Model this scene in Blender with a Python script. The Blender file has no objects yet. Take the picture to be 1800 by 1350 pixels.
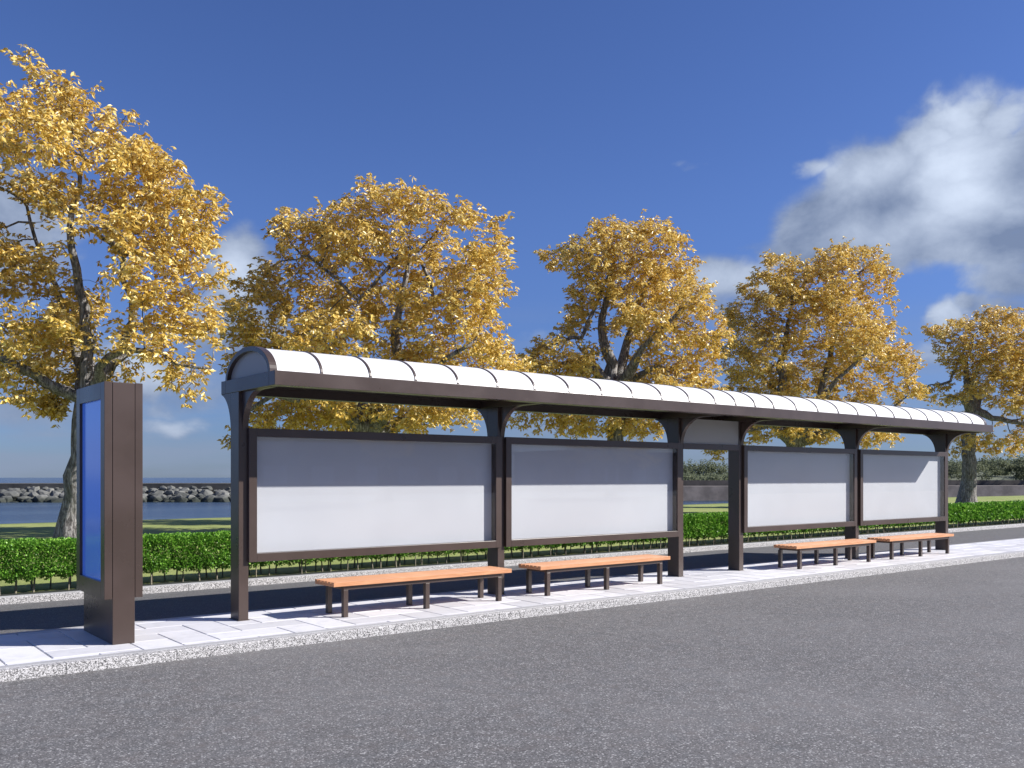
import bpy, math, random
import numpy as np
from mathutils import Vector, Matrix, noise
random.seed(7)
R = math.radians
SC = bpy.context.scene
COL = SC.collection

# ------------------------------------------------------------------ camera
F, TH, Y0, CH = 1610.8, R(51.637), 839.0, 1.8
cc, ss = math.cos(TH), math.sin(TH)
cd = bpy.data.cameras.new('camera'); cam = bpy.data.objects.new('camera', cd); COL.objects.link(cam)
cd.sensor_width = 36; cd.lens = F / 1800 * 36; cd.shift_y = (Y0 - 675) / 1800
cd.clip_start = 0.05; cd.clip_end = 20000
cam.location = (0, 0, CH); cam.rotation_euler = (R(90), 0, -(R(90) - TH))
SC.camera = cam
SC.render.resolution_x, SC.render.resolution_y = 1024, 768
SC.view_settings.view_transform = 'Standard'; SC.view_settings.look = 'None'
SC.view_settings.gamma = 1; SC.view_settings.exposure = 0.72
SC.cycles.max_bounces = 8; SC.cycles.transparent_max_bounces = 16
SC.cycles.use_denoising = True

# ------------------------------------------------------------------ node helpers
class NT:
    def __init__(s, tree): s.t = tree; s.n = tree.nodes; s.l = tree.links
    def new(s, k, **kw):
        n = s.n.new(k)
        for a, v in kw.items(): setattr(n, a, v)
        return n
    def put(s, sock, v):
        if v is None: return
        if hasattr(v, 'is_output'): s.l.new(v, sock)
        else:
            if hasattr(sock.default_value, '__len__') and isinstance(v, (int, float)): v = (v,) * len(sock.default_value)
            if hasattr(sock.default_value, '__len__') and len(sock.default_value) == 4 and len(v) == 3: v = tuple(v) + (1,)
            sock.default_value = v
    def m(s, op, a, b=None, c=None, clamp=False):
        n = s.new('ShaderNodeMath', operation=op); n.use_clamp = clamp
        s.put(n.inputs[0], a); s.put(n.inputs[1], b); s.put(n.inputs[2], c); return n.outputs[0]
    def vm(s, op, a, b=None, out=0):
        n = s.new('ShaderNodeVectorMath', operation=op)
        s.put(n.inputs[0], a); s.put(n.inputs[1], b); return n.outputs[out]
    def mix(s, f, a, b, blend='MIX'):
        n = s.new('ShaderNodeMix', data_type='RGBA', blend_type=blend); n.clamp_factor = True
        s.put(n.inputs[0], f); s.put(n.inputs[6], a); s.put(n.inputs[7], b); return n.outputs[2]
    def noise(s, vec, scale, detail=4, rough=0.55, dist=0):
        n = s.new('ShaderNodeTexNoise'); s.put(n.inputs['Vector'], vec); s.put(n.inputs['Scale'], scale)
        s.put(n.inputs['Detail'], detail); s.put(n.inputs['Roughness'], rough); s.put(n.inputs['Distortion'], dist)
        return n.outputs[0]
    def vor(s, vec, scale, feature='F1', out='Distance'):
        n = s.new('ShaderNodeTexVoronoi', feature=feature); s.put(n.inputs['Vector'], vec); s.put(n.inputs['Scale'], scale)
        return n.outputs[out]
    def ramp(s, f, stops, interp='LINEAR'):
        n = s.new('ShaderNodeValToRGB'); n.color_ramp.interpolation = interp
        e = n.color_ramp.elements
        while len(e) > 1: e.remove(e[-1])
        for i, (p, c) in enumerate(stops):
            if not hasattr(c, '__len__'): c = (c, c, c)
            x = e[0] if i == 0 else e.new(p)
            x.position = p; x.color = tuple(c) + (1,)
        s.put(n.inputs[0], f); return n.outputs[0]
    def mrange(s, v, a, b, c=0., d=1., smooth=True):
        n = s.new('ShaderNodeMapRange', interpolation_type='SMOOTHSTEP' if smooth else 'LINEAR')
        for i, x in enumerate((v, a, b, c, d)): s.put(n.inputs[i], x)
        return n.outputs[0]
    def mapping(s, vec, scale=(1, 1, 1), rot=(0, 0, 0)):
        n = s.new('ShaderNodeMapping'); s.put(n.inputs[0], vec); n.inputs[3].default_value = scale; n.inputs[2].default_value = rot
        return n.outputs[0]
    def bump(s, h, strength, dist=0.01):
        n = s.new('ShaderNodeBump'); s.put(n.inputs['Height'], h); n.inputs['Strength'].default_value = strength
        n.inputs['Distance'].default_value = dist; return n.outputs[0]

def material(name, rough=0.5, metallic=0.0, spec=0.5):
    m = bpy.data.materials.new(name); m.use_nodes = True
    t = NT(m.node_tree); b = t.n['Principled BSDF']
    b.inputs['Roughness'].default_value = rough; b.inputs['Metallic'].default_value = metallic
    b.inputs['Specular IOR Level'].default_value = spec
    return m, t, b
def objco(t): return t.new('ShaderNodeTexCoord').outputs['Object']
def geopos(t): return t.new('ShaderNodeNewGeometry').outputs['Position']

# ------------------------------------------------------------------ materials
def m_metal():
    m, t, b = material('brown_powder_coat', 0.42, 0.0, 0.5)
    p = geopos(t)
    n = t.noise(p, 1.7, 4, .6); g = t.noise(p, 900, 2, .5)
    c = t.mix(t.mrange(n, .3, .7), (.057, .040, .033), (.068, .047, .040))
    t.put(b.inputs['Base Color'], c)
    t.put(b.inputs['Roughness'], t.mrange(n, .25, .75, .26, .36))
    return m
def translucent(m, t, b, col, f):
    out = [x for x in t.n if x.type == 'OUTPUT_MATERIAL'][0]
    tl = t.new('ShaderNodeBsdfTranslucent'); tl.inputs[0].default_value = tuple(col) + (1,)
    mx = t.new('ShaderNodeMixShader'); mx.inputs[0].default_value = f
    t.l.new(b.outputs[0], mx.inputs[1]); t.l.new(tl.outputs[0], mx.inputs[2]); t.l.new(mx.outputs[0], out.inputs[0]); return m
def m_white():
    m, t, b = material('white_roof_sheet', 0.35)
    n = t.noise(geopos(t), 2.2, 5, .6)
    t.put(b.inputs['Base Color'], t.mix(t.mrange(n, .35, .75), (.86, .86, .86), (.79, .79, .78))); return translucent(m, t, b, (.8, .8, .8), .14)
def m_endpane():
    m, t, b = material('grey_translucent_sheet', 0.3)
    n = t.noise(geopos(t), 1.5, 3, .5)
    t.put(b.inputs['Base Color'], t.mix(n, (.56, .54, .52), (.62, .60, .58))); return translucent(m, t, b, (.6, .59, .58), .45)
def m_poster():
    m, t, b = material('pale_poster_board', 0.6)
    n = t.noise(geopos(t), 1.1, 4, .5)
    t.put(b.inputs['Base Color'], t.mix(t.mrange(n, .3, .7), (.52, .505, .55), (.55, .535, .58))); return m
def m_glass():
    m = bpy.data.materials.new('clear_glass'); m.use_nodes = True
    t = NT(m.node_tree); t.n.remove(t.n['Principled BSDF'])
    out = [x for x in t.n if x.type == 'OUTPUT_MATERIAL'][0]
    tr = t.new('ShaderNodeBsdfTransparent'); tr.inputs[0].default_value = (.97, .985, .98, 1)
    gl = t.new('ShaderNodeBsdfGlossy'); gl.inputs['Roughness'].default_value = 0.01
    cs = t.m('ABSOLUTE', t.vm('DOT_PRODUCT', t.new('ShaderNodeNewGeometry').outputs['Incoming'], t.new('ShaderNodeNewGeometry').outputs['Normal'], 1))
    fr = t.m('ADD', .035, t.m('MULTIPLY', .96, t.m('POWER', t.m('SUBTRACT', 1.0, cs, clamp=True), 5.0)))
    mx = t.new('ShaderNodeMixShader'); t.put(mx.inputs[0], fr); t.l.new(tr.outputs[0], mx.inputs[1]); t.l.new(gl.outputs[0], mx.inputs[2])
    t.l.new(mx.outputs[0], out.inputs[0]); return m
def m_screen():
    m, t, b = material('blue_backlit_screen', 0.15)
    b.inputs['Base Color'].default_value = (.02, .045, .22, 1)
    b.inputs['Emission Color'].default_value = (.055, .17, .78, 1); b.inputs['Emission Strength'].default_value = .21; return m
def m_wood():
    m, t, b = material('orange_wood', 0.5)
    p = objco(t)
    g = t.noise(t.mapping(p, (1.2, 14, 14)), 3.0, 6, .62, .6)
    x = t.noise(t.mapping(p, (26, 1.0, 1.0)), 1.2, 3, .6)
    k = t.noise(p, 2.3, 3, .5)
    c = t.ramp(g, [(.3, (.44, .185, .078)), (.55, (.60, .29, .14)), (.75, (.70, .38, .20))])
    c = t.mix(t.mrange(x, .60, .72, 0, .35), c, (.30, .11, .045))
    c = t.mix(t.mrange(k, .35, .7, 0, .3), c, (.62, .33, .19))
    rnd = t.new('ShaderNodeObjectInfo').outputs['Random']
    c = t.mix(t.m('MULTIPLY', rnd, .25), c, (.42, .17, .07))
    t.put(b.inputs['Base Color'], c); t.put(b.inputs['Normal'], t.bump(g, .25, .002)); return m
def m_asphalt(name, lo, hi, spots=.55):
    m, t, b = material(name, 0.85, 0, .35)
    p = geopos(t)
    f = t.noise(p, 75, 3, .75); v = t.vor(p, 95, out='Color'); vs = t.new('ShaderNodeSeparateColor'); t.l.new(v, vs.inputs[0])
    mid = t.noise(p, 9, 4, .6); big = t.noise(p, .35, 4, .6)
    c = t.mix(t.mrange(f, .25, .75), lo, hi)
    st = t.mrange(vs.outputs[0], .84, .95, 0, spots); c = t.mix(st, c, (.46, .455, .45))
    dk = t.mrange(vs.outputs[1], .74, .94, 0, .7); c = t.mix(dk, c, (.028, .028, .031))
    c = t.mix(t.mrange(mid, .35, .72, 0, .34), c, tuple(x * .62 for x in lo))
    c = t.mix(t.mrange(big, .4, .7, 0, .22), c, tuple(x * 1.12 for x in hi))
    k3 = t.noise(p, 33, 2, .6); c = t.mix(t.mrange(k3, .50, .66, 0, .10), c, tuple(x * 1.25 for x in hi)); c = t.mix(t.mrange(k3, .50, .36, 0, .10), c, tuple(x * .75 for x in lo))
    tn = t.noise(p, 4.5, 3, .6); c = t.mix(t.mrange(tn, .52, .72, 0, .30), c, (.155, .135, .128)); c = t.mix(t.mrange(tn, .48, .30, 0, .25), c, (.095, .105, .115))
    w = t.noise(t.mapping(p, (1, 1, 1)), 28, 2, .5); c = t.mix(t.mrange(w, .66, .74, 0, .5), c, (.30, .27, .25))
    t.put(b.inputs['Base Color'], c)
    h = t.m('ADD', t.m('MULTIPLY', f, .7), t.m('MULTIPLY', vs.outputs[0], .5))
    t.put(b.inputs['Normal'], t.bump(h, .55, .004)); return m
def m_kerb():
    m, t, b = material('speckled_granite', 0.7)
    p = geopos(t)
    v = t.vor(p, 125, out='Color'); sp = t.new('ShaderNodeSeparateColor'); t.l.new(v, sp.inputs[0])
    n = t.noise(p, 45, 3, .7)
    f = t.m('ADD', t.m('MULTIPLY', sp.outputs[0], .6), t.m('MULTIPLY', n, .5))
    c = t.ramp(f, [(.28, (.06, .06, .062)), (.42, (.19, .185, .185)), (.55, (.36, .355, .355)), (.75, (.62, .61, .61))])
    x = t.new('ShaderNodeSeparateXYZ'); t.l.new(p, x.inputs[0])
    fr = t.m('FRACT', t.m('DIVIDE', x.outputs[0], 1.0)); seam = t.m('LESS_THAN', fr, .010)
    c = t.mix(t.m('MULTIPLY', seam, .8), c, (.06, .06, .06))
    t.put(b.inputs['Base Color'], c); t.put(b.inputs['Normal'], t.bump(f, .7, .006)); return m
def m_kerbtop():
    m, t, b = material('smooth_granite', 0.6)
    p = geopos(t); n = t.noise(p, 60, 4, .7); n2 = t.noise(p, 3, 3, .5)
    c = t.mix(t.mrange(n, .3, .7), (.30, .30, .31), (.46, .46, .47)); c = t.mix(t.mrange(n2, .4, .7, 0, .25), c, (.24, .24, .25))
    t.put(b.inputs['Base Color'], c); return m
def m_tile():
    m, t, b = material('pale_paving_stone', 0.55)
    p = geopos(t); r = t.new('ShaderNodeNewGeometry').outputs['Random Per Island']
    n = t.noise(p, 5, 6, .65, .3); g = t.noise(p, 160, 3, .7)
    c = t.mix(r, (.56, .56, .585), (.72, .72, .745))
    c = t.mix(t.mrange(n, .45, .8, 0, .5), c, (.40, .40, .42))
    c = t.mix(t.mrange(g, .62, .75, 0, .35), c, (.34, .34, .36))
    n3 = t.noise(p, .8, 3, .5); c = t.mix(t.mrange(n3, .45, .75, 0, .18), c, (.42, .40, .38))
    t.put(b.inputs['Base Color'], c); t.put(b.inputs['Normal'], t.bump(g, .2, .002)); return m
def m_plain(name, col, rough=.8, var=.25, scale=3):
    m, t, b = material(name, rough)
    n = t.noise(geopos(t), scale, 5, .6)
    t.put(b.inputs['Base Color'], t.mix(t.mrange(n, .3, .7), tuple(x * (1 - var) for x in col), tuple(x * (1 + var) for x in col))); return m
def m_grass():
    m, t, b = material('lawn_grass', 0.85, 0, .2)
    p = geopos(t)
    a = t.noise(p, .25, 4, .6); f = t.noise(t.mapping(p, (1, 1, 1)), 22, 5, .75); d = t.noise(p, 1.6, 4, .6)
    c = t.mix(t.mrange(f, .3, .7), (.17, .215, .060), (.31, .35, .115))
    c = t.mix(t.mrange(a, .4, .65, 0, .4), c, (.36, .37, .14)); c = t.mix(t.mrange(d, .5, .75, 0, .35), c, (.10, .13, .04))
    t.put(b.inputs['Base Color'], c); t.put(b.inputs['Normal'], t.bump(f, .6, .02)); return m
def m_leaf(name, cols, trans, rough=.45):
    m = bpy.data.materials.new(name); m.use_nodes = True
    t = NT(m.node_tree); b = t.n['Principled BSDF']; out = [x for x in t.n if x.type == 'OUTPUT_MATERIAL'][0]
    r = t.new('ShaderNodeNewGeometry').outputs['Random Per Island']
    n = t.noise(geopos(t), .9, 3, .5)
    f = t.m('ADD', t.m('MULTIPLY', r, .75), t.m('MULTIPLY', n, .3))
    c = t.ramp(f, cols); t.put(b.inputs['Base Color'], c)
    b.inputs['Roughness'].default_value = rough; b.inputs['Specular IOR Level'].default_value = .35
    tl = t.new('ShaderNodeBsdfTranslucent'); t.put(tl.inputs[0], c)
    mx = t.new('ShaderNodeMixShader'); mx.inputs[0].default_value = trans
    t.l.new(b.outputs[0], mx.inputs[1]); t.l.new(tl.outputs[0], mx.inputs[2]); t.l.new(mx.outputs[0], out.inputs[0]); return m
def m_bark():
    m, t, b = material('grey_bark', 0.9, 0, .2)
    p = objco(t)
    v = t.noise(t.mapping(p, (1, 1, .22)), 17, 6, .72, .8); r = t.noise(t.mapping(p, (1, 1, .3)), 5, 5, .6)
    c = t.ramp(v, [(.34, (.035, .031, .029)), (.46, (.15, .14, .135)), (.58, (.33, .315, .305)), (.72, (.58, .56, .54))])
    c = t.mix(t.mrange(r, .5, .7, 0, .4), c, (.10, .11, .075))
    t.put(b.inputs['Base Color'], c); t.put(b.inputs['Normal'], t.bump(v, 1.0, .06)); return m
def m_water():
    m, t, b = material('sea_water', 0.22, 0, .5)
    p = geopos(t); n = t.noise(t.mapping(p, (1, 1, 1), (0, 0, .3)), .9, 6, .65); w = t.noise(t.mapping(p, (.15, 1, 1), (0, 0, .25)), .12, 4, .6)
    t.put(b.inputs['Base Color'], t.mix(t.mrange(w, .35, .7), (.022, .042, .075), (.045, .075, .11)))
    t.put(b.inputs['Normal'], t.bump(n, .9, .35)); return m
def m_rock():
    m, t, b = material('breakwater_rock', 0.9, 0, .3)
    p = geopos(t); r = t.new('ShaderNodeNewGeometry').outputs['Random Per Island']; n = t.noise(p, 1.4, 5, .6)
    c = t.mix(r, (.06, .064, .06), (.19, .19, .175)); c = t.mix(t.mrange(n, .4, .7, 0, .6), c, (.12, .125, .12))
    x = t.new('ShaderNodeSeparateXYZ'); t.l.new(p, x.inputs[0])
    c = t.mix(t.mrange(x.outputs[2], -1.2, -.5, .85, 0), c, (.018, .024, .018))   # tide-mark weed
    t.put(b.inputs['Base Color'], c); t.put(b.inputs['Normal'], t.bump(n, .6, .2)); return m

MT = m_metal(); MW = m_white(); ME = m_endpane(); MP = m_poster(); MG = m_glass(); MS = m_screen(); MWD = m_wood()
MA = m_asphalt('asphalt_front', (.055, .054, .056), (.215, .21, .21), .9); MA2 = m_asphalt('asphalt_back', (.090, .089, .092), (.150, .148, .150), .35)
MK = m_kerb(); MKT = m_kerbtop(); MTL = m_tile(); MJ = m_plain('sand_joint', (.09, .09, .09)); MSOIL = m_plain('dark_soil', (.016, .020, .012), .95, .3, 12)
MGR = m_grass(); MBK = m_bark(); MWA = m_water(); MRK = m_rock()
MGOLD = m_leaf('golden_leaf', [(.0, (.44, .265, .045)), (.3, (.66, .445, .09)), (.6, (.79, .585, .16)), (.85, (.87, .72, .30)), (1, (.90, .85, .56))], .28, .32)  # palest stops paint white highlights onto random leaves
MGREEN = m_leaf('hedge_leaf', [(.0, (.035, .11, .012)), (.4, (.095, .25, .025)), (.75, (.21, .43, .05)), (1, (.42, .66, .13))], .28, .4)
MSCRUB = m_leaf('scrub_leaf', [(.0, (.15, .17, .10)), (.5, (.18, .205, .12)), (1, (.22, .24, .15))], .35, .8)
MSTEM = m_plain('shrub_stem_bark', (.20, .18, .13), .9, .3, 30)
MCON = m_plain('sea_wall_concrete', (.25, .215, .19), .9, .3, .5); MDK = m_plain('breakwater_cap', (.105, .10, .088), .9, .3, .6)
MHILL = m_plain('scrub_hillside', (.105, .12, .08), .95, .2, .15)

# ------------------------------------------------------------------ mesh helpers
class MB:
    def __init__(s): s.v = []; s.f = []; s.sm = []
    def add(s, vs, fs, smooth=False):
        o = len(s.v); s.v += [tuple(v) for v in vs]; s.f += [tuple(i + o for i in f) for f in fs]; s.sm += [smooth] * len(fs)
    def box(s, x0, x1, y0, y1, z0, z1):
        s.add([(x, y, z) for x in (x0, x1) for y in (y0, y1) for z in (z0, z1)],
              [(0, 1, 3, 2), (4, 6, 7, 5), (0, 4, 5, 1), (2, 3, 7, 6), (0, 2, 6, 4), (1, 5, 7, 3)])
    def prism(s, prof, x0, x1):      # prof = (y,z) outline, extruded along X
        n = len(prof)
        s.add([(x0, y, z) for y, z in prof] + [(x1, y, z) for y, z in prof],
              [tuple(range(n)), tuple(range(2 * n - 1, n - 1, -1))] + [(i, i + n, (i + 1) % n + n, (i + 1) % n) for i in range(n)])
    def build(s, name, mat, parent=None, bevel=0, loc=None, fix=True):
        me = bpy.data.meshes.new(name); vs = s.v
        if loc is not None: vs = [(v[0] - loc[0], v[1] - loc[1], v[2] - loc[2]) for v in s.v]
        me.from_pydata(vs, [], s.f); me.materials.append(mat)
        me.polygons.foreach_set('use_smooth', s.sm)
        if fix:
            import bmesh
            bm = bmesh.new(); bm.from_mesh(me); bmesh.ops.recalc_face_normals(bm, faces=bm.faces); bm.to_mesh(me); bm.free()
        o = bpy.data.objects.new(name, me); COL.objects.link(o)
        if loc is not None: o.location = loc
        if parent: setpar(o, parent)
        if bevel:
            b = o.modifiers.new('bevel', 'BEVEL'); b.width = bevel; b.segments = 2; b.limit_method = 'ANGLE'; b.harden_normals = False
        return o
WL = {}
def setpar(o, p):
    # children keep their place: the parents here are only ever moved, never turned or scaled
    q = p; off = Vector((0, 0, 0))
    while q: off += q.location; q = q.parent
    o.parent = p; o.location = Vector(o.location) - off
def tag(o, label=None, cat=None, group=None, kind=None):
    if label: o['label'] = label
    if cat: o['category'] = cat
    if group: o['group'] = group
    if kind: o['kind'] = kind
    return o
def empty(name, loc):
    o = bpy.data.objects.new(name, None); COL.objects.link(o); o.location = loc; o.empty_display_size = .2; return o
def copy_tree(o, parent=None):
    c = o.copy(); COL.objects.link(c)
    if parent: c.parent = parent
    for ch in [x for x in bpy.data.objects if x.parent == o]: copy_tree(ch, c)
    return c
def structure(o): o['kind'] = 'structure'; return o

# ------------------------------------------------------------------ the setting: road, kerbs, pavement, lawn
XA, XB = -45.0, 170.0
def sheet(name, x0, x1, y0, y1, z, mat, zb=None):
    b = MB(); b.box(x0, x1, y0, y1, (z - .3 if zb is None else zb), z); return structure(b.build(name, mat))
sheet('road', XA, XB, -40, 9.10, 0, MA)
sheet('back_road', XA, XB, 11.26, 14.60, 0, MA2)
def kerb(y0, y1, ytop0, ytop1, name):
    b = MB(); b.box(XA, XB, y0, y1, -.3, .100); o = structure(b.build(name, MK, bevel=.008))
    return o
kerb(9.10, 9.20, 0, 0, 'kerb')
b = MB(); b.box(XA, XB, 9.20, 9.32, -.3, .103); structure(b.build('kerb_edging', MKT, bevel=.004))
b = MB(); b.box(XA, XB, 11.16, 11.26, -.3, .100); structure(b.build('back_edging', MKT, bevel=.006))
b = MB(); b.box(XA, XB, 14.60, 14.68, -.3, .100); structure(b.build('lawn_kerb', MK, bevel=.008))
b = MB(); b.box(XA, XB, 14.68, 14.78, -.3, .104); structure(b.build('lawn_edging', MKT, bevel=.004))
# pavement: herringbone of 0.8 x 0.4 m stones over a jointing bed
b = MB(); b.box(XA, XB, 9.32, 11.16, -.3, .088); structure(b.build('paving_bed', MJ))
b = MB(); W = .4; g = .0055; y0p, y1p = 9.32, 11.16
rt = random.Random(3)
def stone(x0, x1, y0, y1):
    y0, y1 = max(y0, y0p + .001), min(y1, y1p - .001)
    if y1 - y0 < .03: return
    z = .100 + rt.uniform(-.0015, .0015)
    x0 += g; x1 -= g; y0 += g; y1 -= g; e = .005
    b.add([(x0, y0, .05), (x1, y0, .05), (x1, y1, .05), (x0, y1, .05), (x0, y0, z - e), (x1, y0, z - e), (x1, y1, z - e), (x0, y1, z - e),
           (x0 + e, y0 + e, z), (x1 - e, y0 + e, z), (x1 - e, y1 - e, z), (x0 + e, y1 - e, z)],
          [(0, 1, 5, 4), (1, 2, 6, 5), (2, 3, 7, 6), (3, 0, 4, 7), (4, 5, 9, 8), (5, 6, 10, 9), (6, 7, 11, 10), (7, 4, 8, 11), (8, 9, 10, 11)])
x_ref = 1.96; y_ref = 9.43
for j in range(-2, 6):
    for i in range(-6, 300):
        k = (i - j) % 4
        x = x_ref + i * W; y = y_ref + j * W
        if x > 100: continue
        if k == 0: stone(x, x + 2 * W, y, y + W)           # lying along the kerb
        elif k == 2: stone(x, x + W, y - W, y + W) if True else None
structure(b.build('pavement', MTL, fix=False))
b = MB(); b.box(100.2, XB, 9.32, 11.16, .08, .1); structure(b.build('pavement', MTL))
b = MB(); b.box(XA, x_ref - 6 * W - .4, 9.32, 11.16, .08, .1); structure(b.build('pavement', MTL))
# lawn and planting bed
b = MB(); b.box(XA, XB, 14.78, 15.10, -.3, .096); structure(b.build('planting_bed', MSOIL))
b = MB(); nx, ny = 90, 24
xs = np.linspace(XA, XB, nx); ys = np.linspace(15.10, 37.8, ny)
vs = [(x, y + (1.2 * noise.noise(Vector((x * .05, 3, 1))) + .004 * max(0, x) if j == ny - 1 else 0), .1 + (.05 * noise.noise(Vector((x * .15, y * .15, 0))) if 2 < j < ny - 1 else 0)) for j, y in enumerate(ys) for x in xs]
fs = [(j * nx + i, j * nx + i + 1, (j + 1) * nx + i + 1, (j + 1) * nx + i) for j in range(ny - 1) for i in range(nx - 1)]
o = len(vs); last = (ny - 1) * nx
vs += [(vs[last + i][0], vs[last + i][1] + 2.5, -3.0) for i in range(nx)]
fs += [(last + i, last + i + 1, o + i + 1, o + i) for i in range(nx - 1)]
b.add(vs, fs, True); structure(b.build('lawn', MGR, fix=False))

# ------------------------------------------------------------------ sea, breakwater, far shore
SEA = -1.5
b = MB(); b.add([(-9000, 15, SEA), (9000, 15, SEA), (9000, 9000, SEA), (-9000, 9000, SEA)], [(0, 1, 2, 3)]); structure(b.build('sea', MWA, fix=False))
def img(x, y, d):        # a spot in the world, seen in the photograph at pixel x,y and d metres deep
    r = (x - 900) / F * d
    return Vector((d * cc + r * ss, d * ss - r * cc, CH + (Y0 - y) * d / F))
def ico(sub=1):
    import bmesh
    bm = bmesh.new(); bmesh.ops.create_icosphere(bm, subdivisions=sub, radius=1); v = [x.co.copy() for x in bm.verts]; f = [tuple(x.index for x in p.verts) for p in bm.faces]; bm.free(); return v, f
iv, ifc = ico(1); iv2, ifc2 = ico(2)
A0, A1 = img(-420, 884, 118), img(1130, 884, 128); A0.z = A1.z = SEA
dirv = (A1 - A0).normalized(); nrm = Vector((-dirv.y, dirv.x, 0))
if nrm.dot(Vector((cc, ss, 0))) < 0: nrm = -nrm
rr = random.Random(11); b = MB(); L = (A1 - A0).length
for row in range(6):
    x = rr.uniform(0, 1.5)
    while x < L:
        s = rr.uniform(.45, 1.25) * (1.0 if row < 4 else .7)
        c = A0 + dirv * x + nrm * (row * .95 + rr.uniform(-.3, .3)); c.z = SEA - .1 + row * .33 + rr.uniform(-.2, .2)
        rot = Matrix.Rotation(rr.uniform(0, 6), 3, 'Z') @ Matrix.Rotation(rr.uniform(-.5, .5), 3, 'X')
        sc = Vector((s * rr.uniform(.8, 1.35), s * rr.uniform(.7, 1), s * rr.uniform(.5, .85))); k = rr.uniform(0, 99)
        vv = [rot @ Vector((p.x * sc.x, p.y * sc.y, p.z * sc.z)) * (1 + .35 * noise.noise(p * 1.3 + Vector((k, k, 0)))) + c for p in iv2]
        b.add(vv, ifc2, False); x += s * rr.uniform(1.0, 1.9)
tag(b.build('breakwater_rocks', MRK, fix=False), 'heaped grey rocks of a low breakwater across the water', 'rocks', kind='stuff')
b = MB(); q = [A0 + nrm * 4.5, A1 + nrm * 4.5, A1 + nrm * 16, A0 + nrm * 16]
zt = .95
b.add([(p.x, p.y, z) for p in q for z in (SEA - 1, zt)], [(0, 1, 3, 2), (2, 3, 5, 4), (4, 5, 7, 6), (6, 7, 1, 0), (1, 7, 5, 3)])
structure(b.build('breakwater_path', MDK))
# right-hand shore: quay, scrub hill
def stripwall(px0, px1, d0, d1, z0, z1, th):
    P, Q = img(px0, 0, d0), img(px1, 0, d1); dv = (Q - P); dv.z = 0; dv.normalize(); n = Vector((-dv.y, dv.x, 0))
    if n.dot(Vector((cc, ss, 0))) < 0: n = -n
    b = MB(); q = [P, Q, Q + n * th, P + n * th]
    b.add([(p.x, p.y, z) for p in q for z in (z0, z1)], [(0, 1, 3, 2), (2, 3, 5, 4), (4, 5, 7, 6), (6, 7, 1, 0), (1, 7, 5, 3)])
    return b, P, Q, n
b, P, Q, n = stripwall(1120, 2600, 128, 150, SEA - 1, .55, 4); tag(b.build('sea_wall', MCON), 'long low concrete sea wall beyond the lawn on the right', 'wall')
b, P2, Q2, n2 = stripwall(1120, 2600, 134, 156, 0, 1.35, 1.2); tag(b.build('parapet_wall', m_plain('parapet_stone', (.085, .075, .070), .9, .3, .6)), 'darker parapet wall running behind the sea wall', 'wall')
b = MB(); nx, ny = 90, 14; vs = []
for j in range(ny):
    for i in range(nx):
        px = 1130 + (2600 - 1130) * i / (nx - 1); d = 139 + j * 9 + (px - 1130) * .016
        rise = (1 / (1 + math.exp(-(px - 1600) / 60.))) * 2.4 + .6
        h = 1.0 + rise * math.sin(min(1, j / 7) * math.pi / 2) * 1.3 + .9 * noise.noise(Vector((px * .012, j * .5, 0))) * min(1, j / 3)
        p = img(px, 0, d); vs.append((p.x, p.y, h if j else 0))
b.add(vs, [(j * nx + i, j * nx + i + 1, (j + 1) * nx + i + 1, (j + 1) * nx + i) for j in range(ny - 1) for i in range(nx - 1)], True)
structure(b.build('hill', MHILL, fix=False))

# ------------------------------------------------------------------ leaves in bulk
def leaf_mesh(name, pos, axis, length, width, mat, seed=0, fold=.25):
    """pos (n,3), axis (n,3): two-triangle folded leaves"""
    rg = np.random.default_rng(seed); n = len(pos)
    a = axis / np.linalg.norm(axis, axis=1)[:, None]
    t = rg.normal(size=(n, 3)); sd = np.cross(a, t); sd /= np.linalg.norm(sd, axis=1)[:, None]; nm = np.cross(a, sd)
    L = (length * rg.uniform(.7, 1.2, n))[:, None]; Wd = (width * rg.uniform(.75, 1.15, n))[:, None]
    v = np.empty((n, 4, 3), dtype=np.float32)
    v[:, 0] = pos; v[:, 1] = pos + a * L * .45 + sd * Wd * .5 + nm * Wd * fold; v[:, 2] = pos + a * L; v[:, 3] = pos + a * L * .45 - sd * Wd * .5 + nm * Wd * fold
    me = bpy.data.meshes.new(name); me.vertices.add(n * 4); me.vertices.foreach_set('co', v.ravel())
    base = np.arange(n)[:, None] * 4
    idx = (base + np.array([[0, 1, 2, 0, 2, 3]])).ravel().astype(np.int32)
    me.loops.add(n * 6); me.loops.foreach_set('vertex_index', idx); me.polygons.add(n * 2)
    me.polygons.foreach_set('loop_start', np.arange(0, n * 6, 3, dtype=np.int32)); me.update(calc_edges=True)
    me.materials.append(mat); o = bpy.data.objects.new(name, me); COL.objects.link(o); return o

# hill scrub
rg = np.random.default_rng(5); pts = []
for k in range(520):
    px = rg.uniform(1135, 2050); d = rg.uniform(141, 200); rise = (1 / (1 + math.exp(-(px - 1600) / 60.))) * 2.4 + .6
    p = img(px, 0, d); z = .9 + rise * rg.uniform(.35, 1.25)
    r = rg.uniform(.5, 1.3)
    q = rg.normal(size=(42, 3)) * np.array([r, r, r * .55]) * .6 + np.array([p.x, p.y, z]); pts.append(q)
for px, hh in ((1208, 3.2), (1232, 3.0), (1250, 3.4), (1268, 2.9), (1190, 3.3)):
    p = img(px, 0, 175); q = rg.normal(size=(160, 3)) * np.array([1.3, 1.3, .7]) + np.array([p.x, p.y, hh]); pts.append(q)
pts = np.vstack(pts); pts = np.vstack([pts + rg.normal(size=pts.shape) * .25 for _ in range(7)]); ax = rg.normal(size=pts.shape) + np.array([0, 0, .4])
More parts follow.
